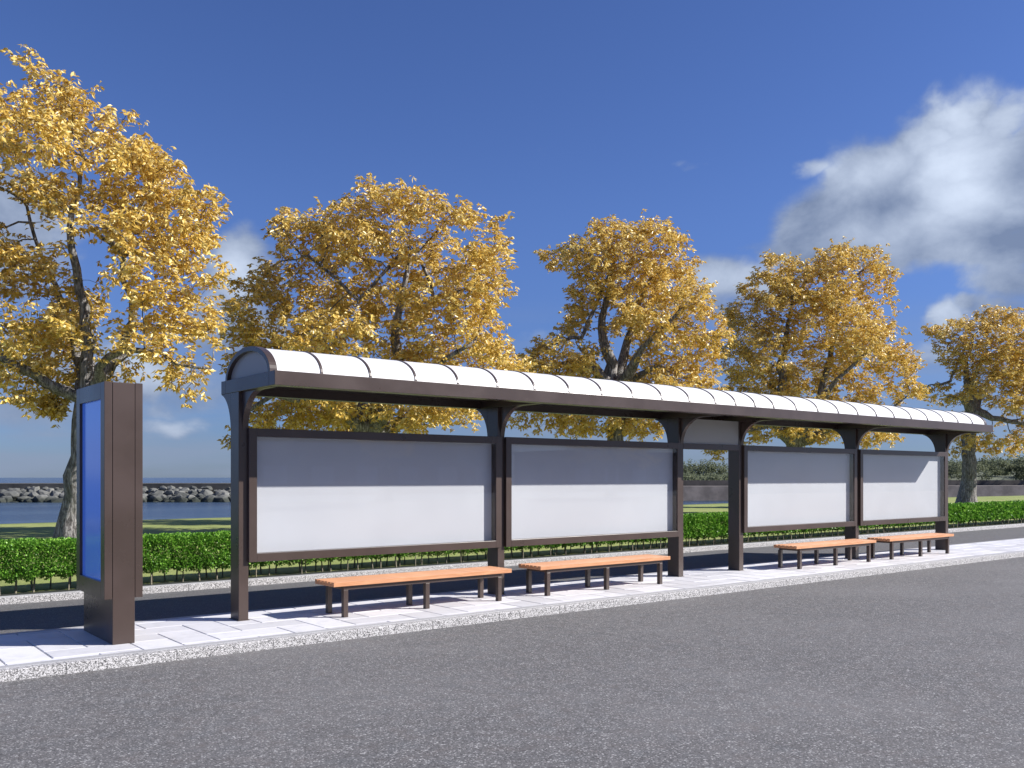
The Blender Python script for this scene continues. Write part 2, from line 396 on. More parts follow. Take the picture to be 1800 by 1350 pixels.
o = leaf_mesh('scrub', pts, ax, .28, .24, MSCRUB, 6); tag(o, 'dull green scrub covering the far shore on the right', 'scrub', kind='stuff')

# ------------------------------------------------------------------ hedge
hg = empty('hedge', (20, 15.25, .1)); tag(hg, 'long clipped bright green hedge on thin stems beside the lawn', 'hedge')
rg = np.random.default_rng(21); stems = []; P_ = []; A_ = []; S_ = []
x = -2.5
while x < 120:
    for row in range(2):
        if rg.random() < .86: stems.append((x + rg.uniform(-.07, .07), 15.02 + row * .28 + rg.uniform(-.06, .08)))
    x += .245 if x < 60 else .6
def hedge_leaves(x0, x1, per_m, size, seed):
    n = int((x1 - x0) * per_m); X = rg.uniform(x0, x1, n)
    # shell-weighted points in a rounded section y 14.9..15.55, z .27...86
    k = rg.uniform(.30, 1.0, n) ** .40
    cy, cz, hy, hz = 15.20, .575, .33, .285
    face = rg.choice(4, n, p=[.42, .14, .30, .14]); u_ = rg.uniform(-1, 1, n)      # front, back, top, underside
    cyo = np.choose(face, [-np.ones(n), np.ones(n), u_, u_]); czo = np.choose(face, [u_, u_, np.ones(n), -np.ones(n)])
    rn = np.maximum(1, (np.abs(cyo) ** 5 + np.abs(czo) ** 5) ** .2); cyo /= rn; czo /= rn; th = np.arctan2(czo, cyo)
    lump = np.array([1 + .16 * noise.noise(Vector((a * 3.1, math.cos(t) * 1.1, math.sin(t) * 1.1))) + .10 * noise.noise(Vector((a * 9, math.cos(t) * 2.5, math.sin(t) * 2.5))) for a, t in zip(X, th)])
    Yv = cy + hy * cyo * k * lump; Zv = cz + hz * czo * k * (1 + (lump - 1) * .55)
    low = Zv < cz; cell = np.abs(((X / .245) % 1) - .5) * 2      # bottoms draw in between the stems
    Zv = np.where(low, cz + (Zv - cz) * (1.12 - .34 * cell * rg.uniform(.5, 1.2, n)), Zv)
    p = np.stack([X, Yv, Zv], 1)
    ax = np.stack([rg.normal(size=n) * .7, cyo * .8 + rg.normal(size=n) * .6, czo * .6 + .35 + rg.normal(size=n) * .6], 1)
    return p, ax, size
segs = [(-2.5, 13, 11000, .037), (13, 30, 5000, .056), (30, 55, 1900, .09), (55, 118, 700, .14)]
for i, (a, c_, pm, sz) in enumerate(segs):
    p, ax, sz = hedge_leaves(a, c_, pm, sz, i)
    P_.append(p); A_.append(ax); S_.append(np.full(len(p), sz))
P_ = np.vstack(P_); A_ = np.vstack(A_); S_ = np.concatenate(S_)
o = leaf_mesh('foliage', P_ - np.array([20, 15.25, .1]), A_, S_, S_ * .85, MGREEN, 9, .2); o.parent = hg
def stem_geo(b, x, y, o):
    a0 = rg.uniform(0, 6); r = rg.uniform(.009, .015); lx, ly = rg.uniform(-.03, .03, 2); n = 5; vs = []
    for z, rr_, k in ((.095, r * 1.2, 0), (.24, r, .5), (.42, r * .8, 1)):
        vs += [(x + lx * k + rr_ * math.cos(a0 + i * 2 * math.pi / n) - o[0], y + ly * k + rr_ * math.sin(a0 + i * 2 * math.pi / n) - o[1], z - o[2]) for i in range(n)]
    b.add(vs, [(j * n + i, j * n + (i + 1) % n, (j + 1) * n + (i + 1) % n, (j + 1) * n + i) for j in range(2) for i in range(n)], True)
vis = [s for s in stems if s[0] > 2.2]; vis.sort(key=lambda s: s[0]); first = set(vis[:99]); rest = MB()
for s in stems:
    if s in first:
        b = MB(); stem_geo(b, s[0], s[1], (20, 15.25, .1)); o = b.build('stem', MSTEM, fix=False); o.parent = hg
    else: stem_geo(rest, s[0], s[1], (20, 15.25, .1))
o = rest.build('stem', MSTEM, fix=False); o.parent = hg; o['kind'] = 'stuff'

# ------------------------------------------------------------------ trees
RT = np.array([ss, -cc, 0.]); FW = np.array([cc, ss, 0.])
def make_tree(idx, X, Y, lobes, limbs, neck_r, label, seed, nleaf=7, leafL=.16, natt=1500, rdepth=.62):
    rg = np.random.default_rng(seed); base = np.array([X, Y, .08]); d0 = X * cc + Y * ss; px0 = 900 + F * (X * ss - Y * cc) / d0
    def W3(x, y, w=0.): return np.array([X, Y, 0.]) + RT * ((x - px0) / F * d0) + np.array([0, 0, CH + (Y0 - y) * d0 / F]) + FW * w
    pos = []; par = []; rad = []
    def addn(p, q, r=0.): pos.append(p); par.append(q); rad.append(r); return len(pos) - 1
    # hand-set limbs: each = (parent key, [(x,y,w,r)...]); key index into a dict of named nodes
    named = {}
    for key, src, pl in limbs:
        prev = named[src] if src is not None else None
        pp = None if prev is None else pos[prev]; pr = rad[prev] if prev is not None else 0
        tgt = [(W3(x, y, w), r) for x, y, w, r in pl]
        if prev is None:
            z0 = tgt[0][0].copy(); z0[2] = .02
            prev = addn(z0, -1, tgt[0][1] * 1.15); pp = pos[prev]; pr = rad[prev]
        for q, r in tgt:
            L = np.linalg.norm(q - pp); k = max(1, int(L / .35)); side = rg.normal(size=3) * .06
            for i in range(1, k + 1):
                f = i / k; j = rg.normal(size=3) * min(.035, .25 * max(r, .05)) + side * math.sin(f * math.pi)
                prev = addn(pp + (q - pp) * f + j, prev, pr + (r - pr) * f)
            pp, pr = q, r
        named[key] = prev
    # attraction points in the crown's lobes
    lb = np.array(lobes, float); wts = lb[:, 2] * lb[:, 3]; wts /= wts.sum()
    umin, umax = (lb[:, 0] - lb[:, 2]).min(), (lb[:, 0] + lb[:, 2]).max(); uc, uw = (umin + umax) / 2, (umax - umin) / 2
    vmin, vmax = (lb[:, 1] - lb[:, 3]).min(), (lb[:, 1] + lb[:, 3]).max(); vc, vw = (vmin + vmax) / 2, (vmax - vmin) / 2
    k = rg.choice(len(lb), natt, p=wts); a = rg.uniform(0, 2 * np.pi, natt); q = np.sqrt(rg.uniform(0, 1, natt))
    ax_ = lb[k, 0] + lb[k, 2] * q * np.cos(a); ay_ = lb[k, 1] + lb[k, 3] * q * np.sin(a)
    rr_ = np.sqrt(np.clip(1 - ((ax_ - uc) / uw) ** 2 - .8 * ((ay_ - vc) / vw) ** 2, .03, 1))
    Rm = uw / F * d0 * rdepth
    # every lobe sits as a clump at its own depth, so gaps stay open
    ld = rg.uniform(-1, 1, len(lb)); w = Rm * rr_ * np.clip(ld[k] * .75 + rg.normal(size=natt) * .33, -1, 1)
    att = np.array([W3(x, y, z) for x, y, z in zip(ax_, ay_, w)])
    att = att[att[:, 2] > 1.6]
    P = np.array(pos); alive = np.ones(len(att), bool)
    D = .30; kill = .30
    usable = np.array([r < neck_r * 1.02 for r in rad]) & (P[:, 2] > W3(0, limbs[0][2][-1][1])[2] - .6)
    ui = np.where(usable)[0]
    dm = np.linalg.norm(att[:, None] - P[ui][None], axis=2); near = ui[dm.argmin(1)]; nd = dm.min(1)
    for it in range(60):
        alive &= nd > kill
        if not alive.any(): break
        ai = np.where(alive)[0]; dirs = att[ai] - P[near[ai]]; dirs /= np.linalg.norm(dirs, axis=1)[:, None]
        un, inv = np.unique(near[ai], return_inverse=True)
        acc = np.zeros((len(un), 3)); np.add.at(acc, inv, dirs)
        acc += rg.normal(size=acc.shape) * .28 * (np.linalg.norm(acc, axis=1)[:, None] * .6 + .3); nr = np.linalg.norm(acc, axis=1)[:, None]; acc /= np.maximum(nr, 1e-6)
        new = P[un] + acc * D
        o = len(P); P = np.vstack([P, new]); par += list(un); rad += [0.] * len(un)
        dd = np.linalg.norm(att[:, None] - new[None], axis=2); m = dd.min(1); am = dd.argmin(1)
        up = m < nd; near[up] = o + am[up]; nd[up] = m[up]
    N = len(P); par = np.array(par); rad = np.array(rad); nh = len(pos)
    kids = [[] for _ in range(N)]
    for i in range(N):
        if par[i] >= 0: kids[par[i]].append(i)
    e = 2.35; rp = np.zeros(N)
    for i in range(N - 1, -1, -1):
        rp[i] = .0075 if not kids[i] else (sum(rp[c] ** e for c in kids[i])) ** (1 / e)
    rfin = np.where(np.arange(N) < nh, np.maximum(rad, np.minimum(rp, rad * 1.3)), rp)
    for i in range(nh, N): rfin[i] = min(rfin[i], rfin[par[i]] * .95)
    # tubes
    b = MB(); done = np.zeros(N, bool)
    roots = [0]; stack = [(0, -1)]
    while stack:
        s0, p0 = stack.pop(); ch = [] if p0 < 0 else [p0]; i = s0
        while True:
            ch.append(i)
            if not kids[i]: break
            ks = sorted(kids[i], key=lambda c: -rfin[c]); stack += [(c, i) for c in ks[1:]]; i = ks[0]
        if len(ch) < 2: continue
        r0 = rfin[ch[1]] if p0 >= 0 else rfin[ch[0]]
        sides = 14 if r0 > .18 else 8 if r0 > .07 else 5 if r0 > .02 else 3
        vs = []; u = None
        for j, c in enumerate(ch):
            t = P[ch[min(j + 1, len(ch) - 1)]] - P[ch[max(j - 1, 0)]]; t /= max(np.linalg.norm(t), 1e-6)
            if u is None: u = np.cross(t, [0.3, 1, .1]); 
            u = u - t * u.dot(t); u /= max(np.linalg.norm(u), 1e-6); v = np.cross(t, u)
            r = rfin[c] if not (j == 0 and p0 >= 0) else min(rfin[c], r0 * 1.25)
            if c < nh and p0 < 0: r *= 1 + 0.0
            for s in range(sides):
                an = s * 2 * math.pi / sides; rj = r
                if r > .12:
                    hz = P[c][2]
                    rj = r * (1 + .10 * noise.noise(Vector((math.cos(an) * 1.6, math.sin(an) * 1.6, hz * .9 + seed))) + .5 * max(0, 1 - hz / .8) ** 2 * (.55 + .45 * math.cos(an * 5 + seed)))
                vs.append(P[c] + (u * math.cos(an) + v * math.sin(an)) * rj)
        m = len(ch)
        b.add(vs, [(j * sides + s, j * sides + (s + 1) % sides, (j + 1) * sides + (s + 1) % sides, (j + 1) * sides + s) for j in range(m - 1) for s in range(sides)], True)
    root = empty('autumn_tree', tuple(base)); tag(root, label, 'tree', 'golden trees in a row on the lawn')
    b.build('trunk', MBK, root, loc=tuple(base), fix=False)
    tw = np.where((rfin < .021) & (np.arange(N) >= nh))[0]
    tips = np.array([i for i in tw if not kids[i]])
    src = np.concatenate([np.repeat(tw, nleaf), np.repeat(tips, nleaf)])
    q5 = 5; m = len(src) // q5; src = rg.permutation(src)[:m]; f = rg.uniform(0, 1, m)[:, None]
    seg = P[src] - P[par[src]]; seg /= np.linalg.norm(seg, axis=1)[:, None]
    cen = P[par[src]] + (P[src] - P[par[src]]) * f + rg.normal(size=(m, 3)) * .125
    # leaves stand in small drooping rosettes at the twig ends
    p = np.repeat(cen, q5, 0) + rg.normal(size=(m * q5, 3)) * .028
    ph = (rg.uniform(0, 6.28, m)[:, None] + np.arange(q5)[None] * 6.28 / q5 + rg.normal(size=(m, q5)) * .3).ravel()
    ax = np.stack([np.cos(ph), np.sin(ph), np.full(m * q5, -.62)], 1) + np.repeat(seg, q5, 0) * .45 + rg.normal(size=(m * q5, 3)) * .28
    n = m * q5
    lv = leaf_mesh('crown', (p - base).astype(np.float32), ax, leafL, leafL * .46, MGOLD, seed); lv.parent = root
    return root

T1 = dict(lobes=[(45, 104, 22, 10), (75, 140, 34, 18), (45, 227, 54.6, 37.8), (120, 192, 54.6, 37.8), (190, 227, 54.6, 42.0), (257, 277, 52.8, 33.6), (120, 282, 70.4, 46.2), (217, 332, 79.2, 50.4), (322, 354, 61.6, 35.3), (45, 312, 52.8, 42.0), (-30, 312, 61.6, 50.4), (377, 342, 21.1, 16.8), (292, 424, 83.6, 46.2), (207, 404, 52.8, 29.4), (-80, 404, 70.4, 58.8), (10, 474, 70.4, 50.4), (85, 504, 52.8, 37.8), (302, 504, 70.4, 46.2), (337, 564, 44.0, 33.6), (45, 584, 70.4, 42.0), (110, 574, 48.4, 33.6), (-60, 564, 70.4, 50.4), (-20, 644, 61.6, 33.6), (85, 629, 39.6, 25.2), (302, 614, 52.8, 29.4), (322, 659, 39.6, 25.2), (337, 694, 22.0, 16.8), (30, 684, 35.2, 18.5), (70, 709, 35.2, 16.8), (262, 564, 52.8, 33.6), (387, 474, 22.0, 33.6), (-130, 484, 52.8, 67.2), (222, 659, 17.6, 12.6)],
  limbs=[('neck', None, [(128, 925, 0, .33), (136, 870, 0, .26), (143, 800, 0, .24), (146, 740, 0, .25), (150, 705, 0, .26)]),
    ('c', 'neck', [(150, 660, 0, .16), (150, 600, .2, .14), (146, 540, .1, .12), (139, 475, -.2, .10), (133, 410, -.3, .08), (146, 340, -.2, .055), (150, 280, 0, .035)]),
    ('r', 'neck', [(172, 665, .3, .17), (205, 615, .5, .14), (219, 560, .6, .11), (220, 520, .4, .09), (208, 485, .2, .07), (212, 445, .2, .05)]),
    ('r2', 'r', [(235, 410, .8, .04), (290, 385, 1.2, .03)]), ('l', 'neck', [(115, 690, -.4, .15), (63, 650, -.9, .12), (0, 605, -1.2, .09), (-60, 540, -1.5, .05)]), ('lm', 'c', [(115, 260, 0, .03)]),
    ('c2', 'r', [(250, 330, .4, .03)]), ('ml', 'neck', [(100, 600, 1.0, .09), (60, 470, .8, .06), (30, 350, .4, .03)]),
    ('b', 'neck', [(120, 640, 1.2, .13), (90, 590, 2.2, .09), (60, 500, 2.8, .05)]), ('fr', 'neck', [(190, 650, -.6, .10), (240, 620, -.8, .08), (300, 625, -.6, .055), (380, 652, -.4, .025)]),
    ('l2', 'c', [(120, 230, .2, .03)]), ('rr', 'r', [(190, 420, -1, .05)])], X=None)
T2 = dict(lobes=[(520, 395, 45, 28), (595, 385, 65, 30), (680, 362, 75, 28), (760, 380, 55, 34), (835, 395, 45, 28), (870, 430, 26, 30), (555, 435, 75, 42), (660, 435, 95, 50), (780, 440, 75, 40), (855, 490, 45, 45), (465, 480, 50, 34),
    (440, 530, 45, 40), (412, 555, 22, 15), (540, 520, 85, 50), (660, 520, 85, 45), (795, 545, 80, 45), (855, 590, 45, 34), (500, 600, 80, 40), (600, 610, 85, 45), (720, 625, 85, 42), (830, 635, 75, 32), (905, 640, 50, 22), (450, 600, 40, 34), (395, 570, 12, 14),
    (520, 715, 70, 26), (600, 735, 50, 18), (720, 725, 70, 24), (800, 730, 40, 20), (425, 785, 30, 22), (560, 680, 60, 30), (760, 690, 60, 30), (460, 750, 40, 20), (660, 760, 70, 20), (400, 760, 18, 10), (500, 725, 60, 28), (560, 735, 60, 26), (620, 720, 50, 26), (740, 735, 60, 26), (800, 720, 50, 26), (840, 700, 50, 24), (900, 650, 40, 26), (430, 600, 40, 30), (410, 640, 25, 20)],
  limbs=[('neck', None, [(640, 905, 0, .42), (642, 850, 0, .33), (645, 800, 0, .32), (648, 760, 0, .32)]),
    ('c', 'neck', [(660, 720, 0, .24), (690, 670, .2, .20), (700, 620, .2, .17), (695, 575, .1, .13), (705, 530, 0, .10), (715, 480, 0, .06), (720, 430, 0, .04)]),
    ('l', 'neck', [(610, 725, -.5, .17), (560, 705, -1, .13), (500, 700, -1.3, .08), (440, 740, -1.4, .04)]), ('l2', 'c', [(640, 540, -1.2, .06), (560, 470, -1.5, .04)]),
    ('k', 'neck', [(620, 690, 1.0, .15), (580, 630, 1.8, .10), (520, 560, 2.4, .05)]), ('r', 'c', [(760, 520, .4, .07), (820, 500, .6, .04)]), ('m', 'neck', [(690, 700, -.8, .14), (760, 660, -1.4, .09), (830, 620, -1.6, .05)]), ('h', 'neck', [(715, 730, 1.0, .12), (790, 700, 1.6, .06), (880, 650, 1.8, .03)])])
T3 = dict(lobes=[(1143, 397, 18, 14), (1120, 402, 25, 14), (1065, 408, 34, 24), (1012, 430, 32, 20), (968, 446, 22, 12), (1095, 440, 60, 36), (1165, 435, 45, 34), (1040, 472, 55, 34), (1195, 475, 42, 36), (1110, 490, 70, 44), (1035, 520, 42, 30),
    (1150, 540, 65, 42), (1210, 535, 38, 36), (1232, 585, 42, 34), (1180, 610, 60, 42), (1238, 632, 40, 34), (1115, 570, 40, 26), (1190, 670, 62, 30), (1268, 600, 14, 20), (960, 612, 42, 13), (930, 640, 36, 16), (1000, 655, 46, 22), (1030, 630, 20, 22), (1010, 560, 26, 22),
    (960, 730, 60, 22), (1010, 745, 40, 18), (1120, 742, 44, 24), (1165, 700, 50, 24), (900, 720, 30, 16), (1050, 700, 40, 20), (1245, 690, 30, 22), (975, 690, 40, 20), (940, 735, 50, 26), (990, 740, 50, 26), (1050, 745, 40, 22), (1130, 740, 50, 26), (1160, 700, 50, 30), (1220, 680, 50, 30), (930, 660, 40, 24), (980, 640, 50, 22)],
  limbs=[('neck', None, [(1087, 895, 0, .5), (1086, 850, 0, .36), (1085, 790, 0, .33), (1083, 730, 0, .32), (1081, 690, 0, .33)]),
    ('c', 'neck', [(1075, 640, 0, .22), (1062, 600, 0, .18), (1058, 560, .1, .14), (1070, 510, .2, .10), (1080, 460, .2, .05)]), ('d', 'neck', [(1095, 640, .5, .20), (1106, 595, .7, .15), (1125, 550, .8, .10), (1150, 480, .6, .06)]),
    ('l', 'c', [(1020, 597, -.4, .08), (985, 602, -.5, .06), (955, 615, -.6, .03)]), ('ll', 'neck', [(1040, 650, -.8, .12), (1000, 645, -1.3, .07), (940, 655, -1.6, .03)]), ('r', 'neck', [(1115, 665, -.5, .13), (1150, 645, -.9, .07)]),
    ('b', 'neck', [(1060, 650, 1.3, .13), (1030, 600, 2.2, .07)]), ('f', 'neck', [(1120, 620, -1.6, .10), (1180, 560, -2.0, .05)])])
T4 = dict(lobes=[(1338, 466, 24, 16), (1370, 492, 36, 28), (1415, 480, 46, 34), (1452, 466, 40, 30), (1487, 448, 34, 18), (1528, 462, 40, 30), (1556, 485, 22, 24), (1330, 525, 46, 34), (1298, 548, 24, 22), (1385, 540, 56, 38), (1440, 520, 46, 36), (1505, 530, 56, 44), (1552, 552, 30, 32),
    (1310, 590, 42, 38), (1290, 640, 36, 40), (1355, 600, 46, 36), (1420, 600, 34, 32), (1480, 600, 56, 44), (1540, 600, 46, 44), (1568, 640, 46, 34), (1592, 640, 20, 24), (1350, 665, 60, 34), (1440, 650, 60, 36), (1520, 670, 66, 36), (1590, 690, 36, 18),
    (1320, 745, 40, 20), (1420, 755, 60, 20), (1248, 768, 36, 16), (1258, 795, 20, 10), (1540, 765, 40, 13), (1480, 720, 60, 24), (1380, 710, 50, 24), (1230, 780, 26, 8), (1270, 715, 30, 24), (1250, 775, 30, 14), (1265, 795, 24, 10), (1320, 760, 40, 20), (1420, 760, 60, 18), (1540, 772, 50, 12), (1520, 765, 40, 16)],
  limbs=[('neck', None, [(1398, 890, 0, .5), (1397, 850, 0, .36), (1396, 810, 0, .34), (1394, 780, 0, .34)]),
    ('l', 'neck', [(1380, 740, 0, .24), (1372, 690, .1, .20), (1372, 640, .2, .16), (1380, 600, .1, .12), (1390, 540, 0, .07), (1395, 500, 0, .05)]), ('r', 'neck', [(1425, 740, .3, .22), (1450, 690, .5, .18), (1462, 640, .4, .14), (1472, 570, .2, .09), (1478, 500, 0, .05)]),
    ('ll', 'neck', [(1350, 745, -.8, .13), (1300, 760, -1.3, .08), (1245, 795, -1.5, .03)]), ('rr', 'neck', [(1460, 745, -.9, .12), (1520, 740, -1.5, .06), (1570, 700, -1.7, .03)]), ('b', 'neck', [(1400, 710, 1.4, .14), (1350, 640, 2.3, .08), (1310, 580, 2.6, .04)]),
    ('f', 'r', [(1520, 470, -.3, .03)]), ('g', 'neck', [(1440, 680, -1.8, .10), (1500, 620, -2.3, .05)])])
T5 = dict(lobes=[(1652, 578, 22, 14), (1692, 568, 34, 16), (1740, 558, 34, 16), (1778, 566, 28, 18), (1652, 612, 26, 30), (1700, 605, 46, 34), (1760, 605, 46, 36), (1812, 620, 36, 44), (1685, 640, 26, 24), (1742, 650, 54, 34), (1800, 670, 46, 44), (1632, 688, 34, 9), (1662, 696, 28, 14),
    (1775, 715, 46, 24), (1722, 752, 22, 13), (1688, 772, 16, 20), (1760, 785, 46, 18), (1800, 770, 30, 26), (1850, 650, 50, 70), (1690, 690, 26, 14), (1730, 775, 30, 12), (1674, 800, 10, 10)],
  limbs=[('neck', None, [(1701, 882, 0, .55), (1701, 850, 0, .42), (1702, 800, 0, .36), (1706, 750, 0, .34), (1710, 725, 0, .34)]),
    ('c', 'neck', [(1704, 690, 0, .24), (1698, 665, 0, .18), (1700, 630, .1, .12), (1710, 590, 0, .06)]), ('d', 'neck', [(1718, 690, .5, .20), (1725, 655, .6, .14), (1745, 610, .6, .07)]), ('l', 'c', [(1665, 672, -.4, .08), (1630, 678, -.5, .04), (1605, 688, -.5, .02)]),
    ('ll', 'neck', [(1680, 700, -.7, .12), (1650, 700, -1.1, .06)]), ('r', 'neck', [(1735, 735, -.6, .16), (1775, 745, -1.1, .10), (1800, 760, -1.2, .05)]), ('b', 'neck', [(1740, 690, 1.4, .13), (1790, 640, 2.4, .06)])])
def Xat(px, Y):
    q = (px - 900) / F; d = Y / (ss - q * cc); return d * cc + q * d * ss
TREES = [(T1, 120, 25.0, .26, 'tall golden tree whose trunk stands partly behind the brown pillar', 31, 3000, .162, 19),
         (T2, 640, 25.0, .33, 'wide golden tree behind the two long boards on the left', 32, 3300, .165, 19),
         (T3, 1087, 25.0, .34, 'golden tree with bare left limb, rising above the middle of the roof', 33, 3000, .17, 19),
         (T4, 1398, 25.0, .35, 'broad golden tree behind the opening and the third board', 34, 2900, .175, 18),
         (T5, 1701, 25.0, .37, 'farthest golden tree with its whole trunk showing right of the shelter', 35, 2000, .185, 17)]
for i, (T, px, Y, nr, lab, sd, na, ll, nl) in enumerate(TREES):
    make_tree(i + 1, Xat(px, Y), Y, T['lobes'], T['limbs'], nr, lab, sd, nl, ll, na)

# three more of the row across the road, seen only as reflections in the glass
src_ = [o for o in bpy.data.objects if o.name.startswith('autumn_tree')]
for k, (X, Y) in enumerate(((17., -34.), (34., -37.), (60., -40.))):
    c = copy_tree(src_[k + 1]); c.location = (X, Y, 0); c.rotation_euler.z = 2.1 + k
    c['label'] = ['golden tree across the road, mirrored faintly in the first board', 'golden tree across the road, mirrored in the second board', 'golden tree across the road, mirrored in the last boards'][k]
    c['group'] = 'golden trees across the road'

# low flat-roofed buildings across the road, mirrored in the glass as well
for k, (X, Wd, Hh) in enumerate(((4., 22., 4.3), (34., 30., 5.2), (74., 34., 4.8))):
    Yb = -62.; bd = empty('low_building', (X, Yb, 0)); tag(bd, ['pale low flat-roofed building across the road, nearest the pillar', 'longer low flat-roofed building across the road, in the middle', 'low flat-roofed building across the road, farthest along'][k], 'building', 'low buildings across the road')
    b = MB(); b.box(X, X + Wd, Yb - 10, Yb, 0, Hh); b.build('wall', MCON, bd, loc=(X, Yb, 0))
    b = MB(); b.box(X - .4, X + Wd + .4, Yb - 10.4, Yb + .4, Hh + .002, Hh + .3); b.build('roof', MDK, bd, loc=(X, Yb, Hh))
    for q in range(int(Wd // 5)):
        b = MB(); x_ = X + 1.5 + q * 5; b.box(x_, x_ + 2.4, Yb + .003, Yb + .06, 1.1, 2.9); b.build('window', MP, bd, loc=(x_, Yb, 1.1))

# ------------------------------------------------------------------ bus shelter
SH = empty('bus_shelter', (12.78, 10.6, .1)); tag(SH, 'long brown metal shelter with white vaulted roof and four pale boards', 'bus shelter')
PX = [4.19, 8.05, 11.94, 13.58, 17.42, 21.235]; PW = .12; ZB, ZT = 2.815, 2.975
def arc(cy, cz, a, bb, t0, t1, n): return [(cy + a * math.cos(t0 + (t1 - t0) * i / n), cz + bb * math.sin(t0 + (t1 - t0) * i / n)) for i in range(n + 1)]
H = math.pi / 2
post0 = None
b = MB(); b.box(PX[0], PX[0] + PW, 10.50, 10.75, .1, ZB - .002)
post0 = b.build('post', MT, SH, bevel=.004, loc=(PX[0], 10.5, .1))
b = MB(); pr = [(10.498, 2.36)] + [(y, z) for y, z in arc(10.03, 2.36, .468, .452, 0, H, 16)][1:] + [(9.70, 2.812), (9.70, 2.8129), (10.498, 2.8129)]
b.prism([(y, z) for y, z in pr], PX[0] + .045, PX[0] + PW - .001); b.build('bracket', MT, post0, bevel=.003, loc=(PX[0], 10.5, 2.4))
b = MB(); pr = [(10.752, 2.36)] + arc(11.11, 2.36, .358, .455, math.pi, math.pi * .56, 14)[1:] + [(11.052, 2.8129), (10.752, 2.8129)]
b.prism(pr, PX[0] + .001, PX[0] + PW - .001); b.build('bracket', MT, post0, bevel=.003, loc=(PX[0], 10.75, 2.4))
b = MB(); b.box(PX[0] - .012, PX[0] + PW + .012, 10.488, 10.762, .1005, .108)
b.build('base_plate', MT, post0, loc=(PX[0], 10.5, .1))
for x in PX[1:]:
    c = copy_tree(post0); c.parent = SH; c.location.x += x - PX[0]
# roof frame
XR = PX[-1] + PW; rf = MB()
YF, YR = 9.478, 11.056
rf.box(PX[0], XR, YF, YF + .16, ZB, ZT); rf.box(PX[0], XR, YR - .14, YR, ZB, ZT)
rf.box(PX[0], PX[0] + PW, YF + .16, YR - .14, ZB, ZT); rf.box(XR - PW, XR, YF + .16, YR - .14, ZB, ZT)
for x in PX[1:-1]: rf.box(x, x + PW, YF + .16, YR - .14, ZB, ZT - .01)
roof = rf.build('roof_frame', MT, SH, bevel=.004, loc=(PX[0], 10.2, 2.9))
b = MB(); b.box(PX[0] + PW, XR - PW, YF + .162, YR - .142, ZT - .055, ZT - .03); b.build('ceiling', MT, roof, loc=(PX[0], 10.2, 2.9))
YC, AH, BH = 10.267, .645, .335
def vault(r, n=28): # half-ellipse, radius offset r outward
    return [(YC + (AH + r) * math.cos(math.pi * i / n), ZT - .005 + (BH + r) * math.sin(math.pi * i / n)) for i in range(n + 1)]
def archband(x0, x1, r0, r1):
    b = MB(); o_ = vault(r1); i_ = vault(r0); b.prism(o_ + i_[::-1], x0, x1); return b
ribx = [PX[0] + i * (11.84 - PX[0]) / 12 for i in range(13)] + [11.84 + i * (13.40 - 11.84) / 3 for i in range(1, 4)] + [13.40 + i * (XR - .02 - 13.40) / 12 for i in range(1, 13)]
ribx = [r * 1.0 for r in ribx]
proto = {}
for k, x in enumerate(ribx):
    end = k in (0, len(ribx) - 1)
    if end:
        x0, x1 = (x, x + .09) if k == 0 else (XR - .09, XR)
        archband(x0, x1, -.045, .012).build('rib', MT, roof, bevel=.003, loc=(x0, YC, ZT))
    elif 'rib' not in proto:
        proto['rib'] = archband(x - .014, x + .014, -.02, .010).build('rib', MT, roof, loc=(x, YC, ZT)); proto['x'] = x
    else:
        c = proto['rib'].copy(); COL.objects.link(c); c.location.x += x - proto['x']
for k in range(len(ribx) - 1):
    x0 = ribx[k] + (.09 if k == 0 else .0142); x1 = ribx[k + 1] - (.09 - .02 if k == len(ribx) - 2 else .0142)
    if k == len(ribx) - 2: x1 = XR - .0902
    bb = archband(x0, x1, -.012, 0.0); n = len(bb.f); bb.sm = [False, False] + [True] * (n - 2)
    o = bb.build('roof_panel', MW, roof, loc=(x0, YC, ZT))
    m = o.modifiers.new('split', 'EDGE_SPLIT'); m.split_angle = R(30)
for xe in (PX[0] + .05, XR - .056):
    b = MB(); b.prism(vault(-.046), xe, xe + .006); b.build('end_pane', ME, roof, loc=(xe, YC, ZT))
# display boards
FR = [(4.300, 8.086), (8.170, 11.962), (13.672, 17.402), (17.536, 21.214)]
FZ0, FZ1, FB, FY = .790, 2.385, .10, 10.455
for i, (x0, x1) in enumerate(FR):
    b = MB(); yb = 10.60
    b.box(x0, x0 + FB, FY, FY + .044, FZ0, FZ1); b.box(x1 - FB, x1, FY, FY + .044, FZ0, FZ1)
    b.box(x0 + FB, x1 - FB, FY, FY + .044, FZ0, FZ0 + FB); b.box(x0 + FB, x1 - FB, FY, FY + .044, FZ1 - FB, FZ1)
    # box body between the posts behind the face frame
    a0, a1 = x0 + .03, x1 - .05
    b.box(a0, x0 + FB + .0, FY + .0445, yb, FZ0 + .01, FZ1 - .01); b.box(x1 - FB, a1, FY + .0445, yb, FZ0 + .01, FZ1 - .01)
    b.box(x0 + FB, x1 - FB, FY + .0445, yb, FZ0 + .01, FZ0 + FB); b.box(x0 + FB, x1 - FB, FY + .0445, yb, FZ1 - FB, FZ1 - .01)
    b.box(a0, a1, yb + .0005, yb + .012, FZ0 + .01, FZ1 - .01)
    fr = b.build('display_frame', MT, SH, bevel=.003, loc=(x0, FY, FZ0))
    b = MB(); b.box(x0 + FB + .001, x1 - FB - .001, 10.565, 10.570, FZ0 + FB + .001, FZ1 - FB - .001); b.build('poster_panel', MP, fr, loc=(x0, FY, FZ0))
    b = MB(); b.box(x0 + FB + .001, x1 - FB - .001, FY + .012, FY + .017, FZ0 + FB + .001, FZ1 - FB - .001); b.build('glass_pane', MG, fr, loc=(x0, FY, FZ0))
